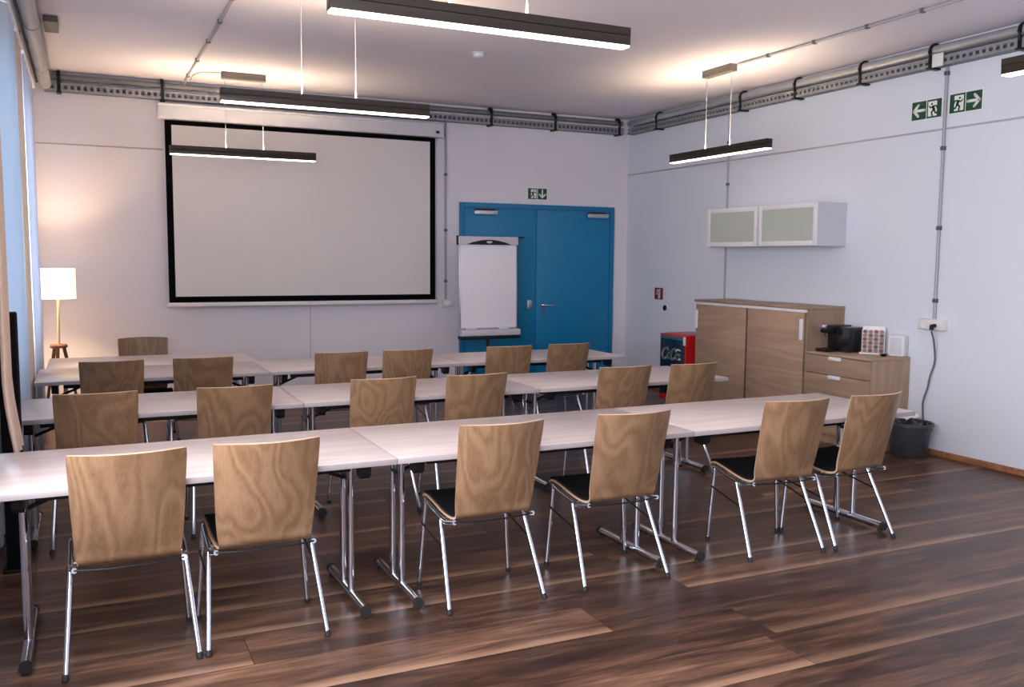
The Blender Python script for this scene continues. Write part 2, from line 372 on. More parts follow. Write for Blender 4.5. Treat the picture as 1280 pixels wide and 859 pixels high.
# ------------------------------------------------------------------ cable trays, pipes, conduits
def tray(name, label, axis, a, b, pos, z0, z1, side, brackets, depth=.10):
    """perforated tray on a wall: rails, rungs, grey back, tube above, black clamps. axis 'x' or 'y'; pos = wall face; side = sign into the room"""
    def P(t, dd, z): return (t, pos+side*dd, z) if axis == 'x' else (pos+side*dd, t, z)
    def bx(bm, t0, t1, d0, d1, za, zb, bev=0.):
        p, q = P(t0, d0, za), P(t1, d1, zb)
        return box(bm, [min(x, y) for x, y in zip(p, q)], [max(x, y) for x, y in zip(p, q)], bev)
    t = thing(name, label, 'cable tray')
    bm = BM(); bx(bm, a, b, depth-.006, depth, z0, z0+.022); bx(bm, a, b, depth-.006, depth, z1-.018, z1)
    k = a+.03
    while k < b-.03:
        bx(bm, k, k+.026, depth-.005, depth-.001, z0+.02, z1-.016); k += .058
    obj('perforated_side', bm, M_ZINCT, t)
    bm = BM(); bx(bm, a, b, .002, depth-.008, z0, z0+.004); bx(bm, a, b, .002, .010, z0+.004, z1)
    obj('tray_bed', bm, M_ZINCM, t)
    bm = BM()
    for q, (dd, zz, r) in enumerate(((.030, z0+.02, .014), (.062, z0+.02, .012), (.045, z0+.042, .012))): tube(bm, [P(a+.02, dd, zz), P(b-.02, dd, zz)], r, 8)
    obj('cable', bm, M_CABLE, t)
    for y in brackets:
        bm = BM()
        bx(bm, y-.022, y+.022, .0, depth+.022, z0-.016, z0-.001)
        bx(bm, y-.016, y+.016, depth+.001, depth+.005, z0-.001, z1+.02)
        pts = [P(y, depth+.006, z1-.01), P(y, depth+.012, z1+.045), P(y, depth-.004, z1+.090), P(y, depth-.045, z1+.113), P(y, .02, z1+.113)]
        for p, q, rr in zip(pts, pts[1:], (.010, .017, .018, .018)): tube(bm, [p, q], rr, 8)
        obj('clamp', bm, M_BLACKM, t)
    return t
tray('cable_tray', 'perforated zinc cable tray along the top of the rear wall', 'x', -.30, 6.27, YB, 3.205, 3.285, -1, (-.172, .769, 4.42, 5.28, 6.2))
tray('cable_tray', 'perforated zinc cable tray along the top of the right wall', 'y', YF+.02, YB-.12, XR, 3.205, 3.275, -1, (2.1, 3.6, 4.577, 5.36, 6.10, 6.92, 7.73, 9.277))
tag(obj('ceiling_pipe', tube(BM(), [(-.24, YB-.055, 3.345), (6.27, YB-.055, 3.345)], .030, 16), M_ZINCD), 'dull pipe running above the cable tray on the rear wall', 'pipe')
tag(obj('ceiling_pipe', tube(BM(), [(XR-.062, YF+.05, 3.338), (XR-.062, YB-.12, 3.338)], .044, 20), M_ZINC), 'silver pipe held by black clamps above the right wall tray', 'pipe')
tag(obj('tray_cover', box(BM(), (XR-.124, 5.225, 3.195), (XR-.108, 5.325, 3.30), .004), M_PLASTIC), 'white junction box on the right wall tray above the exit signs', 'junction box')
bm = BM(); tube(bm, [(-.285, YF+.1, 3.25), (-.285, YB-.18, 3.25)], .05, 20)
for y in (3.5, 5.5, 7.4, 9.0): tube(bm, [(-.285, y-.05, 3.25), (-.285, y+.05, 3.25)], .056, 20)
hp = tag(obj('heating_pipe', bm, M_PIPE), 'thick pale grey pipe running along the ceiling at the upper left', 'pipe')
bm = BM(); tube(bm, [(-.415, YF+.1, 3.22), (-.415, YB-.06, 3.22)], .038, 18)
for y in (3.5, 5.5, 7.4, 9.0): tube(bm, [(-.415, y-.05, 3.22), (-.415, y+.05, 3.22)], .044, 18)
hq = tag(obj('heating_pipe', bm, M_PIPE), 'thinner grey pipe under the ceiling above the curtains', 'pipe')
for y in (1.5, 4.5, 6.5, 8.4):
    obj('hanger', box(BM(), (-.293, y-.01, 3.28), (-.277, y+.01, ZC-.0005)), M_ZINCD, hp); obj('hanger', box(BM(), (-.423, y-.01, 3.24), (-.407, y+.01, ZC-.0005)), M_ZINCD, hq)
cbn = tag(obj('cable_bundle', tube(BM(), [(-.356, YF+.1, 3.268), (-.356, 5, 3.262), (-.356, YB-.16, 3.268)], .011, 10), M_BLACKP), 'dark cable between the two pipes at the upper left', 'cable')
for y in (1.5, 4.5, 6.5, 8.4): obj('hanger', box(BM(), (-.360, y-.01, 3.275), (-.352, y+.01, ZC-.0005)), M_ZINCD, cbn)
tag(obj('ceiling_box', box(BM(), (-.225, 7.75, ZC-.05), (-.125, 8.12, ZC-.001), .004), M_CANOPY), 'small dark box on the ceiling beside the thick left pipe', 'box')
def conduit(name, label, pts, r, mat, clips=(), axis='z'):
    bm = BM(); tube(bm, pts, r, 10)
    o = obj(name, bm, mat)
    tag(o, label, 'conduit')
    for c in clips:
        cb = BM(); h = r+.004
        box(cb, (c[0]-h, c[1]-h, c[2]-h), (c[0]+h, c[1]+h, c[2]+h), .003)
        obj('clip', cb, M_CLIP, o)
    return o
ZQ = ZC-.014
conduit('conduit', 'grey conduit across the ceiling ending above the projection screen', [(.985, 2.0, ZQ), (.985, 9.85, ZQ), (.985, 9.90, ZQ-.03)], .012, M_CONDUIT, [(.985, y, ZQ) for y in (6.6, 7.3, 8.0, 8.8, 9.6)])
conduit('conduit', 'grey conduit on the ceiling leading to the right hand lamp canopy', [(5.43, 1.5, ZQ), (5.43, 6.70, ZQ)], .012, M_CONDUIT, [(5.43, y, ZQ) for y in (4.7, 5.2, 5.75, 6.3)])
conduit('conduit', 'thin grey wire on the ceiling curving to the canopy over the screen', [(1.03, 9.85, ZQ), (1.03, 9.55, ZQ), (1.09, 9.36, ZQ), (1.25, 9.31, ZQ)], .007, M_CORD)
conduit('wall_conduit', 'grey vertical conduit right of the projection screen', [(3.873, YB-.014, 3.20), (3.873, YB-.014, 1.13)], .012, M_CONDUIT, [(3.873, YB-.014, z) for z in (2.6, 1.95, 1.35)])
conduit('wall_conduit', 'grey vertical conduit on the right wall passing behind the hanging cabinet', [(XR-.013, 8.01, 3.20), (XR-.013, 8.01, 1.20)], .011, M_CONDUIT, [(XR-.013, 8.01, z) for z in (2.9, 2.45)])
conduit('wall_conduit', 'grey vertical conduit between the two exit signs on the right wall', [(XR-.018, 5.262, 3.20), (XR-.018, 5.262, 1.14)], .013, M_CONDUIT, [(XR-.018, 5.262, z) for z in (3.15, 2.55, 1.9, 1.3)])
t = thing('socket_box', 'small white socket box at the lower end of the conduit beside the screen', 'socket', (3.90, YB, 1.08))
obj('housing', box(BM(), (-.07, -.05, -.04), (.05, -.001, .05), .006), M_PLASTIC, t); obj('cover', box(BM(), (-.05, -.056, -.025), (.03, -.050, .035), .003), M_WHITE, t)
t = thing('socket_box', 'white double power socket on the right wall with a plug in it', 'socket', (XR, 5.265, 1.10))
obj('housing', box(BM(), (-.055, -.125, -.045), (-.001, .13, .045), .008), M_PLASTIC, t)
for y in (-.065, .065):
    bm = BM(); tube(bm, [(-.055, y, 0), (-.062, y, 0)], .032, 20); obj('outlet', bm, M_WHITE, t)
bm = BM()
pts = spline([(XR-.105, 5.212, 1.055), (XR-.095, 5.21, 1.02), (XR-.072, 5.212, .97), (XR-.03, 5.226, .80), (XR-.035, 5.262, .66), (XR-.03, 5.285, .56), (XR-.02, 5.33, .44), (XR-.010, 5.335, .34), (XR-.0085, 5.33, .22), (XR-.025, 5.38, .10), (XR-.028, 5.42, .012)], 50)
tube(bm, pts, .0075, 8)
o = tag(obj('power_cable', bm, M_CABLE), 'dark cable hanging from the right wall socket down behind the bucket', 'cable')
obj('plug', tube(BM(), [(XR-.0635, 5.215, 1.095), (XR-.10, 5.215, 1.093), (XR-.105, 5.213, 1.06)], .018, 12), M_BLACKP, o)
tag(obj('wall_cable', tube(BM(), [(2.26, YB-.006, 1.13), (2.258, YB-.006, .8), (2.255, YB-.006, .5)], .006, 8), M_CORD), 'thin pale cable on the rear wall below the projection screen', 'cable')
t = thing('smoke_detector', 'round white smoke detector on the ceiling', 'smoke detector', (3.17, 7.42, ZC))
obj('body', lathe(BM(), [(0, -.045), (.03, -.045), (.048, -.034), (.052, -.012), (.052, -.001), (0, -.001)]), M_PLASTIC, t)
obj('base_ring', lathe(BM(), [(.053, -.012), (.062, -.010), (.062, -.001), (.053, -.001)]), M_GREYW, t)

# ------------------------------------------------------------------ signs
MAN_R = [  # running man drawn in a unit square, running to the right
    ([(.56, .60), (.50, .42)], .17), ([(.58, .63), (.74, .56), (.84, .66)], .075), ([(.54, .64), (.36, .66), (.28, .50)], .075),
    ([(.50, .42), (.66, .30), (.62, .10)], .10), ([(.48, .40), (.38, .22), (.18, .22)], .10)]
def exit_sign(label, fr, mirror, arrow, W=.30, H=.15):
    o0, u, v, n = fr
    t = thing('exit_sign', label, 'exit sign', o0)
    F = (V(0, 0, 0), u, v, n)
    bm = BM(); prism(bm, [(-W/2-.006, -H/2-.006), (W/2+.006, -H/2-.006), (W/2+.006, H/2+.006), (-W/2-.006, H/2+.006)], F, .001, .008); obj('board', bm, M_SIGNW, t)
    S = H
    man_u0 = 0 if mirror == 'right_half' else -W/2
    arr_u0 = -W/2 if mirror == 'right_half' else 0
    g = .004
    for u0, nm in ((man_u0, 'pictogram_field'), (arr_u0, 'arrow_field')):
        bm = BM(); prism(bm, [(u0+g, -S/2), (u0+S-g, -S/2), (u0+S-g, S/2), (u0+g, S/2)], F, .008, .010); o = obj(nm, bm, M_GREEN, t)
        if nm == 'pictogram_field':
            flip = -1 if mirror == 'right_half' else 1
            cx = u0+S/2
            q = lambda x, y: (cx+flip*(x-.5)*S*.92, (y-.5)*S*.92)
            bm = BM()
            prism(bm, [q(.30, .06), q(.92, .06), q(.92, .94), q(.30, .94)][::flip], F, .010, .0108); obj('doorway', bm, M_SIGNW, o)
            bm = BM()
            for pts, wd in MAN_R: stroke(bm, [q(*p) for p in pts], wd*S*.95, F, .0108, .0116)
            hx, hy = q(.66, .78); prism(bm, [(hx+.062*S*math.cos(k*PI/8), hy+.062*S*math.sin(k*PI/8)) for k in range(16)], F, .0108, .0116)
            obj('running_man', bm, M_GREEN, o)
        else:
            cx = u0+S/2; bm = BM()
            rot = {'left': lambda x, y: (-x, y), 'right': lambda x, y: (x, y), 'down': lambda x, y: (y, -x)}[arrow]
            r = lambda x, y: (cx+rot(x, y)[0]*S, rot(x, y)[1]*S)
            stroke(bm, [r(-.36, 0), r(.24, 0)], .15*S, F, .010, .0112)
            stroke(bm, [r(.04, .30), r(.33, 0), r(.04, -.30)], .15*S, F, .010, .0114)
            obj('arrow', bm, M_SIGNW, o)
    return t
exit_sign('green exit sign with arrow pointing left, on the right wall', FR_RIGHT(XR, 5.452, 2.888), 'right_half', 'left', .30, .15)
exit_sign('green exit sign with arrow pointing right, on the right wall', FR_RIGHT(XR, 5.082, 2.897), 'left_half', 'right', .30, .15)
exit_sign('green exit sign with arrow pointing down, above the blue door', FR_REAR(5.09, YB, 2.42), 'left_half', 'down', .27, .132)
t = thing('fire_sign', 'small dark red fire extinguisher sign on the right wall', 'sign', (XR, 9.285, 1.205))
F = (V(0, 0, 0), V(0, -1, 0), V(0, 0, 1), V(-1, 0, 0))
obj('board', prism(BM(), [(-.085, -.072), (.085, -.072), (.085, .072), (-.085, .072)], F, .001, .008), M_SIGNR, t)
bm = BM(); stroke(bm, [(.012, -.045), (.012, .02)], .045, F, .008, .0095); stroke(bm, [(.012, .03), (-.03, .045), (-.04, -.01)], .014, F, .008, .0095); stroke(bm, [(.0, .045), (.04, .052)], .012, F, .008, .0095)
obj('pictogram', bm, M_SIGNW, t)
t = thing('wall_button', 'small round dark wall button under the red sign', 'button', (XR, 9.122, 1.036))
bm = BM(); tube(bm, [(-.001, 0, 0), (-.02, 0, 0)], .045, 20); obj('rim', bm, M_PLASTIC, t)
bm = BM(); tube(bm, [(-.02, 0, 0), (-.03, 0, 0)], .034, 20); obj('knob', bm, M_BLACKP, t)

# ------------------------------------------------------------------ pendant lamps
ZB, HH = 2.59, .088
def pendant(label, cx, cy, along, length, canopy=True, near=None):
    t = thing('pendant_lamp', label, 'pendant lamp', (cx, cy, 0), 0 if along == 'x' else PI/2, 'linear pendant lamps')
    h = length/2; w = .032
    bm = BM(); box(bm, (-h, -w, ZB+.009), (h, w, ZB+.055), .002)
    for q in (-1, 1): box(bm, (-h, min(q*w, q*(w-.003)), ZB+.05), (h, max(q*w, q*(w-.003)), ZB+HH)); box(bm, (min(q*h, q*(h-.003)), -w, ZB+.05), (max(q*h, q*(h-.003)), w, ZB+HH))
    obj('housing', bm, M_BRONZE, t)
    obj('diffuser', box(BM(), (-h+.004, -w+.001, ZB), (h-.004, w-.001, ZB+.0088), .002), M_LEDD, t)
    obj('uplight', box(BM(), (-h+.03, -w+.006, ZB+.0555), (h-.03, w-.006, ZB+.066)), M_LEDU, t)
    for s in (-.18, .18):
        bm = BM(); tube(bm, [(s, 0, ZB+.066), (s, 0, ZC-.06)], .0032, 6); tube(bm, [(s, 0, ZB+.066), (s, 0, ZB+HH+.05)], .006, 8)
        obj('cord', bm, M_CORD, t)
    obj('canopy', box(BM(), (-.21, -.04, ZC-.066), (.21, .04, ZC-.001), .003), M_CANOPY, t)
    return t
pendant('dark linear pendant lamp nearest the camera, cut by the top of the photo', 1.60, 3.63, 'x', 1.39)
pendant('dark linear pendant lamp hanging in the middle, its cords without visible canopy', 1.50, 6.02, 'x', 1.39)
pendant('dark linear pendant lamp hanging in front of the projection screen', 1.47, 9.31, 'x', 1.40)
pendant('dark linear pendant lamp hanging by the right wall left of the exit signs', 5.41, 6.945, 'y', 1.44)
pendant('dark linear pendant lamp end at the right edge, right of the exit signs', 4.39, 2.545, 'y', 1.43)

# ------------------------------------------------------------------ projection screen
t = thing('projection_screen', 'large pulled down projection screen with black border on the rear wall', 'projection screen', (0, YB-.10, 0))
SL, SR_, ST, SB = .779, 3.7095, 3.002, 1.1376
obj('screen_cloth', box(BM(), (SL+.062, -.002, SB+.06), (SR_-.062, .002, ST-.045)), M_SCREEN, t)
bm = BM()
box(bm, (SL, -.0025, SB), (SL+.065, .003, ST)); box(bm, (SR_-.065, -.0025, SB), (SR_, .003, ST)); box(bm, (SL+.065, -.0025, SB), (SR_-.065, .003, SB+.062)); box(bm, (SL+.065, -.0025, ST-.048), (SR_-.065, .003, ST))
obj('border', bm, M_SBLACK, t)
bm = BM(); box(bm, (SL-.02, -.018, SB-.045), (SR_+.02, .018, SB-.002), .008); obj('bottom_bar', bm, M_WHITE, t)
bm = BM(); box(bm, (.715, -.055, ST+.005), (3.80, .09, ST+.155), .012); box(bm, (.715, -.06, ST+.13), (3.80, .09, ST+.16), .005); cs = obj('casing', bm, M_SCASE, t)
obj('casing_switch', box(BM(), (3.70, -.066, ST+.045), (3.74, -.054, ST+.075), .003), M_BLACKP, cs)

# ------------------------------------------------------------------ flip chart
t = thing('flip_chart', 'flip chart easel with blank white pad in front of the blue door', 'flip chart', (4.155, 9.40, 0))
tl = math.radians(-3)
def FT(x, y, z):   # lean the board back a little
    return (x, y+(z-.82)*math.sin(-tl)*.6, z)
def fbox(bm, x0, x1, y0, y1, z0, z1, bev=.004):
    k = len(bm.verts); box(bm, (x0, y0, z0), (x1, y1, z1), bev)
    bm.verts.ensure_lookup_table()
    for v in bm.verts[k:]: v.co = V(*FT(*v.co))
    return bm
bm = BM(); fbox(bm, -.362, .362, -.012, .010, .80, 1.86); obj('board', bm, M_STEEL, t)
bm = BM(); fbox(bm, -.345, .345, -.024, -.013, .835, 1.775, .002)
for z in (1.2,): pass
p = obj('paper_pad', bm, M_PAPER, t)
bm = BM()
fbox(bm, -.372, .372, -.035, -.012, 1.775, 1.868, .006); obj('clamp_rail', bm, M_GREYW, t)
bm = BM(); F = (V(0, 1.82*0-.035+(1.80-.82)*math.sin(-tl)*.6, 1.775), V(1, 0, 0), V(0, 0, 1), V(0, -1, 0))
prism(bm, [(-.28, .0), (.28, .0), (.20, .028), (.10, .05), (0, .058), (-.10, .05), (-.20, .028)], F, .0, .012); cl = obj('clamp_grip', bm, M_BLACKP, t)
bm = BM(); prism(bm, [(.035*math.cos(a*PI/8), .03+.014*math.sin(a*PI/8)) for a in range(16)], F, .012, .015); obj('grip_badge', bm, M_GREYW, cl)
bm = BM(); fbox(bm, -.382, -.362, -.03, .012, 1.77, 1.875, .004); fbox(bm, .362, .382, -.03, .012, 1.77, 1.875, .004); obj('end_cap', bm, M_BLACKP, t)
bm = BM(); fbox(bm, .38, .46, -.012, .004, 1.855, 1.875, .003); obj('side_arm', bm, M_BLACKP, t)
bm = BM(); fbox(bm, -.37, .37, -.085, .0, .745, .815, .01); obj('pen_tray', bm, M_GREYW, t)
bm = BM(); fbox(bm, -.37, .37, -.07, .02, .705, .744, .004); obj('tray_underside', bm, M_BLACKP, t)
bm = BM(); tube(bm, [(0, .03, .45), (0, .03, 1.5)], .018, 14); obj('mast', bm, M_BLACKM, t)
for a in (-90, 30, 150):
    a = math.radians(a); bm = BM(); tube(bm, [(0, .03, .55), (.42*math.cos(a), .03+.42*math.sin(a), .014)], .012, 10); lg = obj('leg', bm, M_STEEL, t)
    bm = BM(); tube(bm, [(.40*math.cos(a), .03+.40*math.sin(a), .035), (.425*math.cos(a), .03+.425*math.sin(a), .011)], .016, 10); obj('foot', bm, M_RUBBER, lg)
for x in (-.24, .16):
    tag(obj('board_marker', tube(BM(), [(4.155+x-.06, 9.40-.06, .826), (4.155+x+.06, 9.40-.06, .826)], .010, 10), M_WHITE), 'white board marker on the left of the flip chart tray' if x < 0 else 'white board marker on the right of the flip chart tray', 'marker', 'markers on the flip chart tray')

# ------------------------------------------------------------------ floor lamp
t = thing('floor_lamp', 'lit floor lamp with cream drum shade and brown tripod foot by the curtain', 'floor lamp', (-.235, 9.40, 0))
R = .152
obj('lamp_shade', lathe(BM(), [(R, 1.215), (R, 1.495), (R-.004, 1.495), (R-.004, 1.215), (R, 1.215)], n=48), M_SHADE, t)
bm = BM(); tube(bm, [(-.01, 0, .78), (0, 0, 1.33)], .012, 12); obj('pole', bm, M_BRASS, t)
bm = BM()
tube(bm, [(0, 0, 1.40), (0, 0, 1.41)], .02, 10)
for a in range(3): tube(bm, [(0, 0, 1.47), ((R-.003)*math.cos(a*2.094), (R-.003)*math.sin(a*2.094), 1.487)], .002, 6)
tube(bm, [(0, 0, 1.33), (0, 0, 1.48)], .006, 8); obj('shade_carrier', bm, M_BRASS, t)
bm = BM(); lathe(bm, [(0, .755), (.07, .755), (.075, .762), (.075, .78), (.07, .787), (0, .787)], (-.012, 0, 0), 28); obj('tripod_plate', bm, M_LAMPW, t)
for a in (-100, 20, 140):
    a = math.radians(a); bm = BM(); tube(bm, [(-.012+.045*math.cos(a), .045*math.sin(a), .76), (-.012+.20*math.cos(a), .20*math.sin(a), .0)], [.017, .012], 10); obj('leg', bm, M_LAMPW, t)

# ------------------------------------------------------------------ curtains and the dark panel at the left
def curtain(label, mat, y0, y1, x, z0, z1, folds, amp, flare=0., back=None):
    bm = BM(); n = folds*14; mrows = 22; S = []
    for i in range(n+1):
        u = i/n; col = []
        for k in range(mrows+1):
            s = k/mrows; z = z1+(z0-z1)*s
            a = amp*(.55+.45*s)
            y = y0+(y1-y0)*u
            xb = 0. if not back else (back[1]-x)*max(0., min(1., (back[0]-y)/.10))
            if xb: a *= .6
            col.append(V(x + xb + a*math.sin(u*folds*2*PI+.5*math.sin(3*s+u*5)) + flare*max(0., (1.02-z)/.3)**1.4, y + .25*a*math.cos(u*folds*4*PI+s), z))
        S.append(col)
    sheet(bm, S, .004)
    return tag(obj('curtain', bm, mat, sharp=80), label, 'curtain')
curtain('beige curtain nearest the camera at the left edge of the photo', M_CURT_BEIGE, 4.62, 5.02, -.350, .70, 3.12, 3, .014, .034)
curtain('sheer curtain tinted pale blue for daylight behind it, between dark panel and tan curtain', M_CURT_BLUE, 5.50, 7.0, -.378, .03, 3.12, 6, .020, .0, (6.32, -.468))
curtain('tan curtain fold between the pale blue and the white curtain', M_CURT_FOLD, 7.04, 7.74, -.380, .03, 3.12, 3, .018, .0)
curtain('white curtain beside the floor lamp', M_CURT_WHITE, 7.8, 9.2, -.378, .03, 3.12, 5, .022, .0)
t = thing('curtain_rail', 'curtain rail along the left window above the curtains', 'curtain rail')
obj('rail', box(BM(), (-.40, 4.5, 3.125), (-.355, 9.4, 3.15), .004), M_WHITE, t)
for y in (5.0, 6.8, 9.2): obj('bracket', box(BM(), (XL+.001, y-.015, 3.13), (-.40, y+.015, 3.148)), M_WHITE, t)
t = thing('upright_strip', 'narrow dark upright panel standing between beige and pale blue curtain', 'strip', (-.36, 5.20, 0))  # added box for a dark strip that was not identified
obj('strip', box(BM(), (-.05, -.075, .02), (.036, .075, 1.33), .01), M_DARK, t)
obj('base', box(BM(), (-.07, -.09, 0), (.055, .09, .02), .004), M_BLACKM, t)

# ------------------------------------------------------------------ tables
def make_table(label):
    t = thing('folding_table', label, 'table', (0, 0, 0), 0, 'folding seminar tables')
    bm = BM(); box(bm, (-.799, -.399, TOP-.026), (.799, .399, TOP), .003, 2)
    for f in bm.faces:
        if abs(f.normal.z) < .6: f.material_index = 1
    obj('tabletop', bm, [M_TABLE, M_TEDGE], t)
    for y in (-.27, .27): obj('under_rail', box(BM(), (-.62, y-.014, TOP-.066), (.62, y+.014, TOP-.027), .003), M_BLACKM, t)
    for s in (-1, 1):
        x = s*.675
        bm = BM(); tube(bm, [(x, -.305, .034), (x, .305, .034)], .022, 16); ft = obj('foot_bar', bm, M_CHROME, t)
        for q in (-1, 1):
            bm = BM(); tube(bm, [(x, q*.300, .034), (x, q*.322, .034)], .0238, 16); tube(bm, [(x, q*.285, .0), (x, q*.285, .014)], .016, 10); obj('end_cap', bm, M_RUBBER, ft)
        for q in (-1, 1):
            bm = BM(); tube(bm, [(x, q*.068, .045), (x, q*.068, TOP-.06)], .0165, 14); obj('leg', bm, M_CHROME, t)
        bm = BM(); box(bm, (x-.022, -.29, TOP-.058), (x+.022, .29, TOP-.0265), .003)
        cb = obj('crossbar', bm, M_BLACKM, t)
        for q in (-1, 1):
            bm = BM(); fr = (V(x, q*.345, TOP-.027), V(0, -q, 0), V(0, 0, 1), V(1, 0, 0))
            prism(bm, [(0, 0), (.10, 0), (.085, -.06), (.03, -.068), (.01, -.05)], fr, -.022, .022); obj('bracket', bm, M_BLACKP, cb)
        bm = BM(); tube(bm, [(x-s*.01, .0, .58), (x-s*.31, .0, TOP-.034)], .009, 10); tube(bm, [(x, -.068, .58), (x, .068, .58)], .011, 10); box(bm, (x-s*.31-.03, -.03, TOP-.045), (x-s*.31+.03, .03, TOP-.0265), .003)
        obj('folding_strut', bm, M_BLACKM, t)
    return t
tb = make_table('t')
def place_table(x0, y0, label, first=[True], w=.0, rz=0.):
    loc = (x0+.8, y0+.4, 0)
    if first[0]:
        first[0] = False; tb.location = loc; tb['label'] = label; return tb
    return dup(tb, loc, rz, label)
NEAR = ('left table of the nearest row, running out of the photo', 'middle table of the nearest row, under the third and fourth chair', 'right table of the nearest row, its end pointing at the bucket')
for k, x in enumerate((-.3843, 1.2165, 2.8171)): place_table(x, ROW_NEAR, NEAR[k])
MID = ('left table of the middle row, beside the pale blue curtain', 'middle table of the middle row, behind the nearest row', 'right table of the middle row, its end before the sliding door cabinet')
for k, x in enumerate((-.432, 1.169, 2.770)): place_table(x, ROW_MID, MID[k])
place_table(-.3457, ROW_FAR, 'front table of the double block at the far left')
place_table(-.30, ROW_FAR+.803, 'back table of the double block at the far left, nearest the floor lamp')
place_table(1.2551, ROW_FAR, 'far row table in front of the projection screen')
place_table(2.8559, ROW_FAR, 'far row table in front of the blue double door')

# ------------------------------------------------------------------ chairs
def make_chair():
    t = thing('stacking_chair', 'x', 'chair', (0, 0, 0), 0, 'bent plywood chairs on chrome legs')
    prof = [(-.258, .868), (-.228, .74), (-.200, .62), (-.178, .53), (-.163, .475), (-.145, .438), (-.110, .418), (-.055, .414), (0, .422), (.08, .438), (.16, .452), (.205, .457), (.240, .449), (.258, .426)]
    n = 52; C = spline([(0, y+.020*max(0, min(1, (z-.42)/.06)), z+.012*max(0, min(1, (z-.42)/.3))) if k < 7 else (0, y, z) for k, (y, z) in enumerate(prof)], n)
    ks = int(n*6.2/13)
    def half(i):
        f = i/n
        w = [(.0, .2085), (.012, .2105), (.44, .185), (.50, .190), (.65, .203), (.88, .211), (.96, .210), (1, .200)]
        for (a, p), (b, q) in zip(w, w[1:]):
            if f <= b: return p+(q-p)*(f-a)/(b-a)
        return w[-1][1]
    def row(i, sc=1., dz=0.):
        h = half(i)*sc; f = i/n; out = []
        for j in range(13):
            u = j/6-1
            cy = -.074*(1-u*u)*max(0, 1-f/.45)
            top = .004*(1-u*u) if i == 0 else 0
            dish = -.008*(1-u*u)*max(0, min(1, (f-.5)/.15))*max(0, min(1, (1-f)/.2))
            out.append(V(h*u, C[i].y+cy, C[i].z+dish+top+dz))
        return out
    bm = BM(); sheet(bm, [row(i) for i in range(0, ks+1)], .011, 1); bk = obj('backrest', bm, [M_CHAIR, M_PLY], t, sharp=40)
    bm = BM(); sheet(bm, [row(i) for i in range(ks, n+1)], .011, 1); st = obj('seat', bm, [M_CHAIR, M_PLY], t, sharp=40)
    bm = BM(); P = [row(i, .955) for i in range(ks-1, n-1)]
    # upholstery lies on the sitting side of the shell
    Q = []
    for i in range(len(P)):
        a = P[min(i+1, len(P)-1)][6]-P[max(i-1, 0)][6]; nr = V(0, -a.z, a.y).normalized()
        Q.append([v+nr*.0125 for v in P[i]])
    sheet(bm, Q, .013); obj('seat_pad', bm, M_PAD, t, sharp=50)
    r = .0108
    for s in (-1, 1):
        lg = obj('leg', tube(BM(), spline([(s*.2435, -.203, .010), (s*.229, -.110, .20), (s*.2145, -.012, .398)], 6), r, 14), M_CHROME, t)
        obj('foot', tube(BM(), [(s*.2445, -.209, 0), (s*.2438, -.2045, .008), (s*.2425, -.197, .022)], [.0115, .0132, .0128], 14), M_RUBBER, lg)
        lg = obj('leg', tube(BM(), [(s*.244, .206, .010), (s*.2145, .196, .418)], r, 14), M_CHROME, t)
        obj('foot', tube(BM(), [(s*.2445, .2065, 0), (s*.2442, .206, .008), (s*.243, .2057, .022)], [.0115, .0132, .0128], 14), M_RUBBER, lg)
        pts = spline([(s*.200, -.155, .412), (s*.211, -.08, .396), (s*.2145, -.012, .402), (s*.2145, .10, .418), (s*.2145, .185, .433), (s*.2125, .204, .425), (s*.2145, .196, .405)], 30)
        obj('side_rail', tube(BM(), pts, r, 12), M_CHROME, t)
        obj('brace', tube(BM(), [(s*.232, .1995, .26+.06), (s*.225, -.075, .268)], .0048, 8), M_BLACKM, t)
    bm = BM(); tube(bm, [(-.2145, -.012, .398), (.2145, -.012, .398)], .009, 12); tube(bm, [(-.2145, .15, .424), (.2145, .15, .424)], .009, 12)
    obj('cross_rail', bm, M_CHROME, t)
    bm = BM(); tube(bm, spline([(-.200, -.155, .412), (-.10, -.172, .410), (0, -.176, .410), (.10, -.172, .410), (.200, -.155, .412)], 16), .0042, 8); obj('back_rail', bm, M_BLACKM, t)
    return t
ch = make_chair()
first = True
ORD = ['first', 'second', 'third', 'fourth', 'fifth', 'sixth']
ROWS = [
 (ROW_NEAR, [(.124, -.080, 0), (.648, -.080, -.5), (1.694, -.080, 0), (2.406, -.08, 0), (3.452, -.088, -4), (4.000, -.09, 4)],
  ['leftmost plywood chair at the nearest row of tables', 'second chair from the left at the nearest row, one leg beside the leftmost chair', 'chair left of the middle in the nearest row, beside the paired table legs', 'chair right of the middle in the nearest row, black seat showing at its left', 'second chair from the right at the nearest row, overlapping the rightmost chair', 'rightmost chair of the nearest row, closest to the grey bucket']),
 (ROW_MID, [(.031, -.080, 0), (.758, -.10, 0), (1.650, -.085, 0), (2.262, -.12, 0), (3.390, -.12, -1), (3.944, -.15, 2)],
  ['leftmost chair at the middle row of tables, near the curtains', 'second chair from the left at the middle row, behind the first table joint', 'third chair from the left at the middle row, right of the table end legs', 'fourth chair from the left at the middle row, before the visible table joint', 'second chair from the right at the middle row of tables', 'rightmost chair at the middle row, in front of the drinks fridge']),
 (ROW_FAR, [(.149, -.080, 0), (.766, -.082, 0), (1.800, -.080, 0), (2.348, -.080, 0), (3.255, -.10, -2), (3.830, -.08, 2)],
  ['leftmost chair at the far row, at the double table block', 'second chair from the left at the far row, at the double table block', 'third chair from the left at the far row, below the projection screen', 'fourth chair from the left at the far row, left of the flip chart', 'fifth chair from the left at the far row, below the flip chart', 'rightmost chair at the far row, before the right blue door leaf'])]
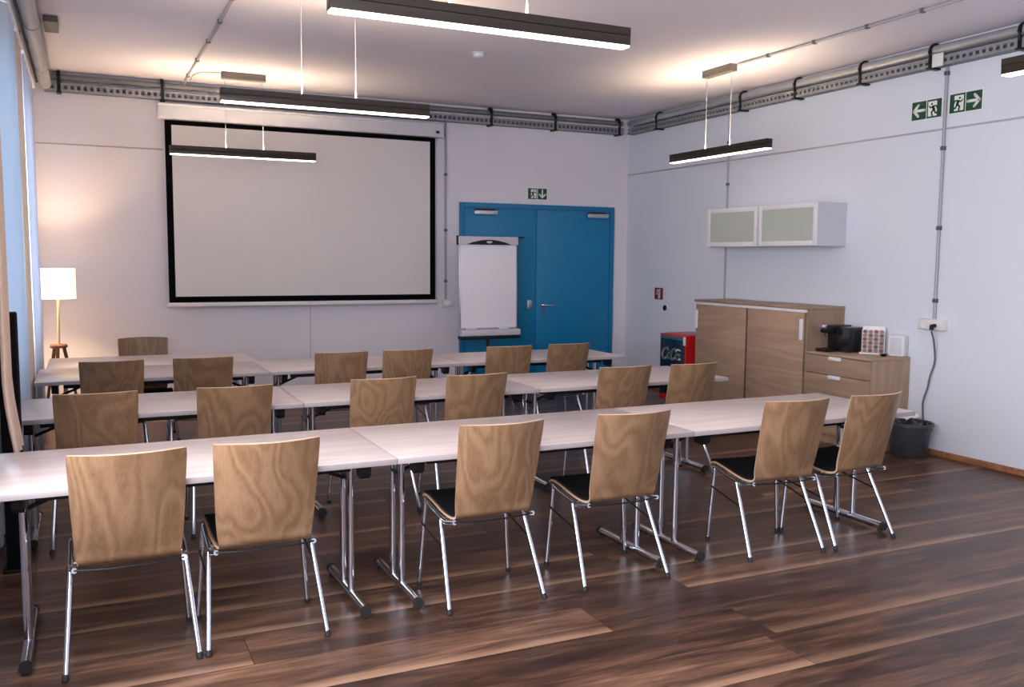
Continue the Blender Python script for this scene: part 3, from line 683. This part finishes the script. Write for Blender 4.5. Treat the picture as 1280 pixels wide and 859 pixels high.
for ry, items, labels in ROWS:
    for (x, rel, ang), lab in zip(items, labels):
        loc = (x, ry+rel+.2585, 0); rz = math.radians(ang)
        if first: first = False; ch.location = loc; ch.rotation_euler.z = rz; ch['label'] = lab
        else: dup(ch, loc, rz, lab)
dup(ch, (.452, 8.50, 0), PI, 'chair facing the camera behind the double table block, by the rear wall')

# ------------------------------------------------------------------ cabinets on the right
FX = 5.93
t = thing('sliding_door_cabinet', 'tall oak cabinet with two sliding doors against the right wall', 'cabinet', (FX, 7.085, 0))
HY = .83; D = XR-.006-FX
bm = BM(); box(bm, (.012, -HY, .05), (.03, HY, .06)); 
box(bm, (.02, -HY, .0), (D, -HY+.022, 1.175)); box(bm, (.02, HY-.022, .0), (D, HY, 1.175)); box(bm, (D-.012, -HY+.022, 0), (D, HY-.022, 1.175)); box(bm, (.03, -HY+.022, .05), (D-.012, HY-.022, .072))
obj('carcass', bm, M_CABV, t)
obj('top_panel', box(BM(), (-.006, -HY-.004, 1.177), (D, HY+.004, 1.202), .002), M_CAB, t)
obj('sliding_track', box(BM(), (-.004, -HY+.002, 1.150), (.018, HY-.002, 1.1755), .002), M_WHITE, t)
for a, b, x, hy in ((-HY+.024, -.03, .0, -HY+.045), (.0, HY-.024, .0, HY-.045)):
    dr = obj('sliding_door', box(BM(), (x, a, .03), (x+.017, b, 1.148), .002), M_CAB, t)
    bm = BM(); box(bm, (x-.022, hy-.018, .895), (x-.001, hy+.018, 1.09), .006); obj('handle', bm, M_WHITE, dr)
obj('door_stile', box(BM(), (.006, -.028, .03), (.018, -.002, 1.148), .002), plain('brown_edge', (.12, .055, .03), .5), t)
t = thing('drawer_cabinet', 'low oak drawer cabinet holding the coffee machine', 'cabinet', (FX, 5.872, 0))
HY = .378
bm = BM(); box(bm, (.022, -HY, 0), (D, -HY+.02, .782)); box(bm, (.022, HY-.02, 0), (D, HY, .782)); box(bm, (D-.012, -HY+.02, 0), (D, HY-.02, .782)); box(bm, (.04, -HY+.02, .0), (.055, HY-.02, .07))
obj('carcass', bm, M_CABV, t)
obj('top_panel', box(BM(), (.0, -HY-.002, .783), (D, HY+.002, .805), .002), M_CAB, t)
for z0, z1 in ((.618, .778), (.350, .613), (.080, .345)):
    dr = obj('drawer', box(BM(), (.002, -HY+.002, z0), (.021, HY-.002, z1), .002), M_CAB, t)
    bm = BM(); box(bm, (-.020, -.065, z1-.030), (.001, .075, z1+.004), .007); obj('handle', bm, M_WHITE, dr)
# hanging cabinet
t = thing('wall_cabinet', 'white hanging wall cabinet with two frosted glass doors', 'wall cabinet', (6.04, 7.085, 1.76))
HY, DD = .80, XR-.003-6.04
bm = BM(); box(bm, (.02, -HY, 0), (DD, -HY+.018, .40)); box(bm, (.02, HY-.018, 0), (DD, HY, .40)); box(bm, (.02, -HY+.018, 0), (DD, HY-.018, .018)); box(bm, (.02, -HY+.018, .382), (DD, HY-.018, .40)); box(bm, (.02, -.012, .018), (DD-.01, .012, .382)); box(bm, (DD-.01, -HY+.018, .018), (DD, HY-.018, .382))
obj('carcass', bm, M_GREYW, t)
for a, b in ((-HY+.002, -.012), (.012, HY-.002)):
    bm = BM(); fw = .045
    box(bm, (0, a, .003), (.019, a+fw, .397), .002); box(bm, (0, b-fw, .003), (.019, b, .397), .002); box(bm, (0, a+fw, .003), (.019, b-fw, .003+fw), .002); box(bm, (0, a+fw, .397-fw), (.019, b-fw, .397), .002)
    dr = obj('door', bm, M_WHITE, t)
    obj('glass_pane', box(BM(), (.006, a+fw, .003+fw), (.012, b-fw, .397-fw)), M_FROST, dr)

# drinks fridge
t = thing('drinks_fridge', 'small red drinks fridge with dark blue front beside the tall cabinet', 'fridge', (5.95, 8.325, 0))
bm = BM(); box(bm, (.03, -.245, .02), (.44, .245, .79), .012); obj('body', bm, M_RED, t)
bm = BM(); box(bm, (-.004, -.245, .03), (.029, .245, .785), .006); dr = obj('door', bm, M_RED, t)
obj('door_front', box(BM(), (-.010, -.232, .10), (-.0045, .225, .73), .002), M_NAVY, dr)
obj('header_band', box(BM(), (-.011, -.232, .731), (-.0045, .225, .768), .002), M_TEAL, dr)
obj('door_handle', box(BM(), (-.022, -.247, .68), (-.006, -.215, .775), .004), M_PLASTIC, dr)
F = (V(-.010, 0, .585), V(0, -1, 0), V(0, 0, 1), V(-1, 0, 0)); bm = BM(); S = .155
def arc(cx, cy, rx, ry, a0, a1, n=14): return [(cx+rx*math.cos(math.radians(a0+(a1-a0)*k/n)), cy+ry*math.sin(math.radians(a0+(a1-a0)*k/n))) for k in range(n+1)]
sl = lambda p: [((x+.22*y)*S-.20, y*S*.64-.03) for x, y in p]
wid = .024
stroke(bm, sl(arc(.42, .12, .36, .62, 50, 300)), wid, F, .0005, .003)                    # C
stroke(bm, sl(arc(.92, -.12, .20, .28, 0, 360)), wid, F, .0005, .003)                    # o
stroke(bm, sl(arc(1.42, .12, .30, .60, 40, 310)), wid, F, .0005, .003)                   # c
stroke(bm, sl([(1.60, .60), (1.85, .70), (2.15, .62)]), wid*.7, F, .0005, .003)
stroke(bm, sl(arc(1.93, -.12, .20, .28, 0, 360)), wid, F, .0005, .003)                   # a
stroke(bm, sl([(2.15, .15), (2.12, -.38), (2.34, -.34)]), wid*.9, F, .0005, .003)
obj('lettering', bm, M_SIGNW, dr)
bm = BM()
for x, y in ((.07, -.2), (.07, .2), (.4, -.2), (.4, .2)): tube(bm, [(x, y, 0), (x, y, .022)], .018, 10)
obj('foot', bm, M_RUBBER, t)

# on the drawer cabinet
ZT = .8055
t = thing('coffee_machine', 'black capsule coffee machine on the low drawer cabinet', 'coffee machine', (6.15, 6.085, ZT), math.radians(6))
bm = BM(); box(bm, (-.02, -.145, .0), (.19, -.015, .225), .012); obj('water_tank', bm, plain('smoky_tank', (.012, .012, .014), .15), t)
bm = BM(); box(bm, (.0, -.012, .0), (.19, .11, .235), .014); box(bm, (-.12, .0, .165), (.01, .10, .24), .016); obj('body', bm, M_BLACKP, t)
bm = BM(); box(bm, (-.15, -.012, 0), (.0, .115, .028), .008); obj('drip_tray', bm, M_BLACKM, t)
bm = BM(); tube(bm, [(-.09, .05, .165), (-.09, .05, .135)], [.022, .014], 14); obj('spout', bm, M_CHROME, t)
bm = BM(); box(bm, (-.145, .02, .20), (-.115, .08, .245), .006); obj('lever', bm, M_CHROME, t)
t = thing('capsule_rack', 'clear rack holding coffee capsules between coffee machine and white box', 'rack', (6.285, 5.795, ZT), math.radians(38))
RW, RH = .185, .215
bm = BM(); box(bm, (-.05, -RW/2-.02, 0), (.05, RW/2+.02, .012), .003); box(bm, (.012, -RW/2, .0125), (.017, RW/2, RH+.03), .001)
obj('stand', bm, M_WHITE, t)
bm = BM()
for k in range(5): box(bm, (-.012, -RW/2+k*RW/4-.003, .0125), (.0115, -RW/2+k*RW/4+.003, RH), .001)
obj('divider', bm, M_PLASTIC, t)
rackm = Matrix.Translation((6.285, 5.795, ZT)) @ Matrix.Rotation(math.radians(38), 4, 'Z')
cap0 = None
for c in range(4):
    for q in range(6):
        p = rackm @ V(-.006, -RW/2+(c+.5)*RW/4, .030+q*.0335)
        if cap0 is None or (c, q) == (0, 1):
            bm = BM(); lathe(bm, [(0, -.012), (.008, -.012), (.0155, .006), (.0165, .008), (.0165, .010), (0, .010)], n=14)
            for v in bm.verts: v.co = V(-v.co.z, v.co.x, v.co.y)
            o = obj('coffee_capsule', bm, M_CAP1 if cap0 is None else M_CAP2)
            if cap0 is None: cap0 = o
            else: cap1 = o
        else:
            o = (cap0 if (c+q) % 2 == 0 else cap1).copy(); COL.objects.link(o)
        o.location = p; o.rotation_euler = (0, 0, math.radians(38))
        tag(o, 'small dark coffee capsule in the clear rack on the drawer cabinet' if (c+q) % 2 == 0 else 'small copper coffee capsule in the clear rack on the drawer cabinet', 'capsule', 'coffee capsules in the rack')
t = thing('small_appliance', 'small white box shaped appliance at the right end of the drawer cabinet', 'appliance', (6.335, 5.568, ZT), math.radians(20))
obj('body', box(BM(), (-.05, -.07, 0), (.055, .07, .185), .014), M_PLASTIC, t); obj('front_panel', box(BM(), (-.053, -.05, .02), (-.0505, .05, .165), .001), M_GREYW, t)
t = thing('small_dish', 'small dark dish in front of the white appliance', 'dish', (6.20, 5.60, ZT))
obj('bowl', lathe(BM(), [(0, 0), (.018, 0), (.034, .022), (.031, .022), (.016, .005), (0, .005)], n=20), M_BLACKP, t)

# bucket
t = thing('bucket', 'dark grey plastic bucket on the floor by the right wall', 'bucket', (6.205, 5.295, 0))
obj('bucket_body', lathe(BM(), [(0, 0), (.135, 0), (.14, .008), (.172, .275), (.180, .277), (.182, .262), (.187, .262), (.187, .284), (.178, .288), (.166, .280), (.130, .012), (0, .012)], n=40), M_BUCKET, t)
for s in (-1, 1):
    bm = BM(); box(bm, (-.03, s*.193-.012, .245), (.03, s*.193+.003, .262), .005); obj('grip', bm, M_BUCKET, t)
bm = BM(); g = []
for i in range(15):
    row = []
    for j in range(15):
        a, b = i/7-1, j/7-1; r = math.hypot(a, b); k = min(1, 1/max(r, 1e-6))
        row.append(V(6.205+a*k*.142, 5.295+b*k*.142, .262+.03*math.sin(5*a+1.3)*math.cos(6*b)+.02*math.sin(11*a*b+2)))
    g.append(row)
sheet(bm, g, .002); tag(obj('bin_liner', bm, plain('dark_bag', (.03, .032, .036), .3, var=.2), sharp=70), 'crumpled dark bag filling the grey bucket', 'bag')
bm = BM(); g = [[V(6.10+.05*i+.008*math.sin(j*2.), 5.24+.03*j, .318+.012*math.sin(i*2+j)+.008*i) for j in range(5)] for i in range(4)]
sheet(bm, g, .002); tag(obj('paper_scrap', bm, M_PAPER, sharp=70), 'crumpled white paper on top of the grey bucket', 'paper')
tag(obj('floor_cable', tube(BM(), spline([(5.93, 5.40, .007), (5.95, 5.36, .06), (5.99, 5.38, .10), (5.98, 5.43, .03), (6.05, 5.455, .008), (6.12, 5.475, .008)], 30), .006, 8), M_CORD), 'pale cable loop on the floor left of the bucket', 'cable')

# ------------------------------------------------------------------ light
def area(name, loc, rot, sx, sy, power, col):
    l = bpy.data.lights.new(name, 'AREA'); l.shape = 'RECTANGLE'; l.size, l.size_y = sx, sy; l.energy = power; l.color = col
    o = bpy.data.objects.new(name, l); COL.objects.link(o); o.location = loc; o.rotation_euler = rot
    return o
def point(name, loc, power, col, r=.05):
    l = bpy.data.lights.new(name, 'POINT'); l.energy = power; l.color = col; l.shadow_soft_size = r
    o = bpy.data.objects.new(name, l); COL.objects.link(o); o.location = loc
    return o
area('daylight_near_window', (XL-.15, 1.2, 1.9), (0, -PI/2, 0), 2.0, 4.6, 330, (.98, .95, 1))
area('daylight_far_window', (XL-.08, 7.3, 1.9), (0, -PI/2, 0), 1.9, 3.3, 70, (.74, .86, 1))
point('lamp_bulb', (-.235, 9.40, 1.36), 60, (1, .68, .38), .04)
w = bpy.data.worlds.new('world'); scene.world = w; w.use_nodes = True
nt = w.node_tree; bg = nt.nodes['Background']
sk = nt.nodes.new('ShaderNodeTexCoord'); gr = nt.nodes.new('ShaderNodeSeparateXYZ'); nt.links.new(sk.outputs['Generated'], gr.inputs[0])
rp = nt.nodes.new('ShaderNodeValToRGB'); mr = nt.nodes.new('ShaderNodeMapRange'); mr.inputs['From Min'].default_value = -1
nt.links.new(gr.outputs['Z'], mr.inputs['Value']); nt.links.new(mr.outputs[0], rp.inputs[0])
rp.color_ramp.elements[0].color = (.38, .38, .44, 1); rp.color_ramp.elements[1].color = (.83, .86, 1, 1)
nt.links.new(rp.outputs[0], bg.inputs['Color']); bg.inputs['Strength'].default_value = 1.25

# ------------------------------------------------------------------ camera
F_, YAW, PITCH, ROLL, H_ = 1124.2154, .4426, -.0942, .0079, 1.6216
cy, sy, cp, sp_ = math.cos(YAW), math.sin(YAW), math.cos(PITCH), math.sin(PITCH)
fwd = V(sy*cp, cy*cp, sp_); right = V(cy, -sy, 0); up = right.cross(fwd)
Rv = right*math.cos(ROLL)+up*math.sin(ROLL); Uv = -right*math.sin(ROLL)+up*math.cos(ROLL)
cam = bpy.data.cameras.new('camera'); cam.sensor_width = 36; cam.sensor_fit = 'HORIZONTAL'; cam.lens = F_/1280*36; cam.clip_start = .05
co = bpy.data.objects.new('camera', cam); COL.objects.link(co)
mw = Matrix((( Rv.x, Uv.x, -fwd.x, 0), (Rv.y, Uv.y, -fwd.y, 0), (Rv.z, Uv.z, -fwd.z, H_), (0, 0, 0, 1)))
co.matrix_world = mw
scene.camera = co
scene.view_settings.view_transform = 'Standard'
scene.view_settings.look = 'None'
scene.view_settings.exposure = 0.02
